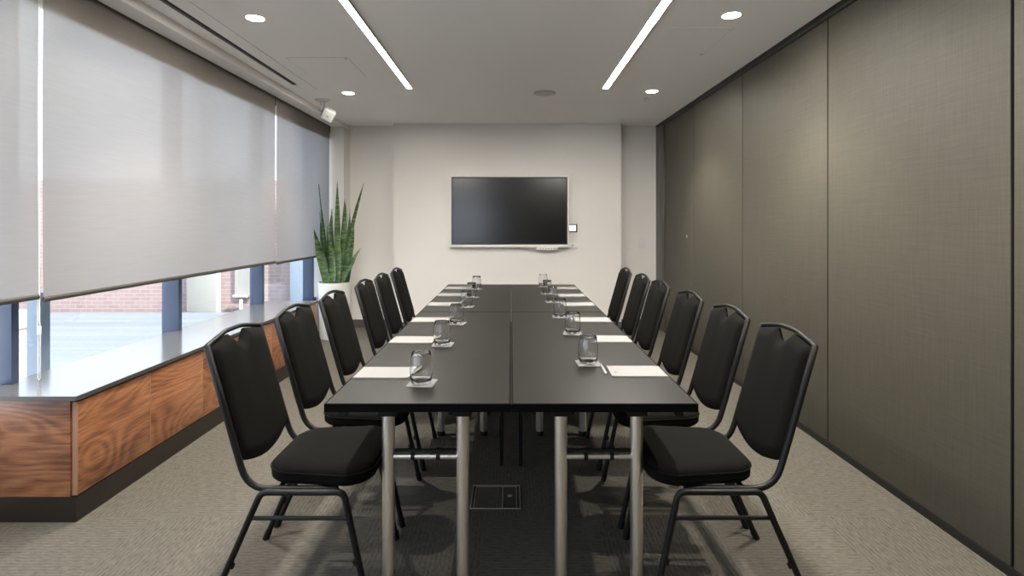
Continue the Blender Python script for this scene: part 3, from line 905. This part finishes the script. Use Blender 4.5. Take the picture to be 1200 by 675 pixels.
hd = hd.build('housing', M['cam'], cm, True); hd.location = (.062, -.02, -.150); hd.rotation_euler = (math.radians(26), math.radians(24), math.radians(28))
m = MB(); m.box((-.054, -.080, -.049), (.054, -.074, .049), .003); fp = m.build('front_plate', M['cam'], hd, True)
m = MB(); m.lathe([(.007, 0), (.007, .004), (.004, .005)], (0, 0, 0), 16); ln = m.build('lens', M['black'], hd, True); ln.location = (.0, -.080, -.006); ln.rotation_euler = (PI / 2, 0, 0)

# ------------------------------------------------------------------ floor box under the table
fb = thing('floor_box', 'square floor outlet box set in the carpet under the table', 'floor box', (-.074, 2.600, 0))
m = MB(); a, b, g = .118, .112, .005
m.box((-a, -b, 0), (-a + g, b, .004)); m.box((a - g, -b, 0), (a, b, .004)); m.box((-a + g, -b, 0), (a - g, -b + g, .004)); m.box((-a + g, b - g, 0), (a - g, b, .004))
m.box((.030, -b + .016, 0), (.035, b - .016, .0045)); m.box((-a + .016, -b + .016, 0), (-a + .020, b - .016, .0045)); m.box((a - .020, -b + .016, 0), (a - .016, b - .016, .0045)); m.box((-a + .02, b - .02, 0), (a - .02, b - .016, .0045)); 
m.build('frame', M['alu'], fb)
box_obj('lid', (-a + .02, -b + .012, .0005), (.030, b - .02, .003), M['carpet'], fb)
box_obj('cable_flap', (.035, -b + .012, .0005), (a - .02, b - .02, .003), M['track'], fb)
m = MB(); m.lathe([(.012, .003), (.010, .005)], (.068, .005, 0), 16); m.build('lift_ring', M['alu'], fb, True)

# ------------------------------------------------------------------ the neighbouring building seen below the blinds
nb = thing('neighbour_building', 'sunlit pale brick building seen through the windows', 'building', (-9, 12.0, -1.5))
def nrel(p): return (p[0] + 9, p[1] - 12.0, p[2] + 1.5)
box_obj('brick_wall', nrel((-16, 12.0, -1.5)), nrel((-4.2, 12.4, 2.3)), M['brick'], nb)
box_obj('pilaster', nrel((-7.14, 11.82, -1.5)), nrel((-6.48, 12.0, 2.3)), M['cream'], nb, .01)
box_obj('pilaster', nrel((-4.86, 11.80, -1.5)), nrel((-4.55, 12.0, 2.3)), M['pale_blue'], nb, .01)
box_obj('wall_panel', nrel((-6.15, 11.96, -.30)), nrel((-5.80, 12.0, 2.3)), M['cream'], nb)
m = MB(); m.tube([nrel((-5.98, 11.90, -.35)), nrel((-5.98, 11.90, -1.4))], .035, 10); m.tube([nrel((-6.15, 11.90, -.28)), nrel((-5.85, 11.90, -.28))], .03, 8); m.build('downpipe', M['white'], nb, True)
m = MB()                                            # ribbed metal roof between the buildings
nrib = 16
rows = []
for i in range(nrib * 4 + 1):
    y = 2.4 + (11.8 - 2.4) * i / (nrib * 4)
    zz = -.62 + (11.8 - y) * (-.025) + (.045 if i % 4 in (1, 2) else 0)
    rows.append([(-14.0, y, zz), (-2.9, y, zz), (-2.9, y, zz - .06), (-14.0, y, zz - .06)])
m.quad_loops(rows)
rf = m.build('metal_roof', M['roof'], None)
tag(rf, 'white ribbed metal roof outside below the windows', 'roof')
bs = thing('brick_pier', 'low brick pier with a white cap outside beside the first blue mullion', 'pier', (-5.10, 5.4, -1.5))
box_obj('shaft', (-.20, -.05, 0), (.20, .05, 1.77), M['brick'], bs)
box_obj('capping', (-.21, -.06, 1.77), (.21, .06, 1.95), M['terrace_cap'], bs, .01)
pp = box_obj('steel_post', (-.043, -.04, 0), (.043, .04, 2.38), M['pale_blue'], None, .006)
pp.location = (-3.05, 3.47, -1.5); tag(pp, 'pale blue steel post outside behind the blind chain', 'post')
te = box_obj('terrace', (-14, -9, -1.5), (-2.9, 2.39, -.85), M['terrace'])  # added slab, out of view, bounces sunlight in to lift the ceiling
tag(te, 'sunlit white terrace outside the windows beside the camera', 'terrace')
st(box_obj('trim_20', (-30, -12, -1.6), (-2.52, 40, -1.5), M['concrete']))

# ------------------------------------------------------------------ daylight
wd = bpy.data.worlds.new('daylight'); SC.world = wd; wd.use_nodes = True
nt = wd.node_tree
bg = nt.nodes['Background']
tc = N(nt, 'ShaderNodeTexCoord'); sp = N(nt, 'ShaderNodeSeparateXYZ')
nt.links.new(tc.outputs['Generated'], sp.inputs[0])
rp = N(nt, 'ShaderNodeValToRGB')
e = rp.color_ramp.elements
e[0].position = 0.0; e[0].color = (.80, .86, .95, 1)
e[1].position = .7; e[1].color = (.66, .80, 1.0, 1)
nt.links.new(sp.outputs[2], rp.inputs['Fac']); nt.links.new(rp.outputs['Color'], bg.inputs['Color'])
bg.inputs['Strength'].default_value = 1.9
sd = bpy.data.lights.new('sun', 'SUN'); sd.energy = 13; sd.angle = math.radians(.6); sd.color = (1.0, .96, .90)
so_ = bpy.data.objects.new('sun', sd); COL.objects.link(so_)
so_.rotation_euler = Vector((-.62, .22, -.85)).to_track_quat('-Z', 'Y').to_euler()

# ------------------------------------------------------------------ camera and view
cd = bpy.data.cameras.new('camera'); cam = bpy.data.objects.new('camera', cd); COL.objects.link(cam)
F = 630.0
cd.sensor_width = 36; cd.lens = F / 1200 * 36
cd.shift_x = 1.0 / 1200; cd.shift_y = -(337.5 - 262.5) / 1200
cam.location = (0, 0, CAMZ); cam.rotation_euler = (PI / 2, 0, 0)
cd.clip_start = .02
SC.camera = cam
vs = SC.view_settings
vs.view_transform = 'Standard'; vs.look = 'None'; vs.gamma = 1; vs.exposure = 1.0; vs.use_curve_mapping = False
cy = SC.cycles
cy.max_bounces = 10; cy.diffuse_bounces = 6; cy.glossy_bounces = 4; cy.transparent_max_bounces = 16; cy.transmission_bounces = 6
cy.caustics_reflective = False; cy.caustics_refractive = True
cy.sample_clamp_indirect = 6.0
cy.use_denoising = True
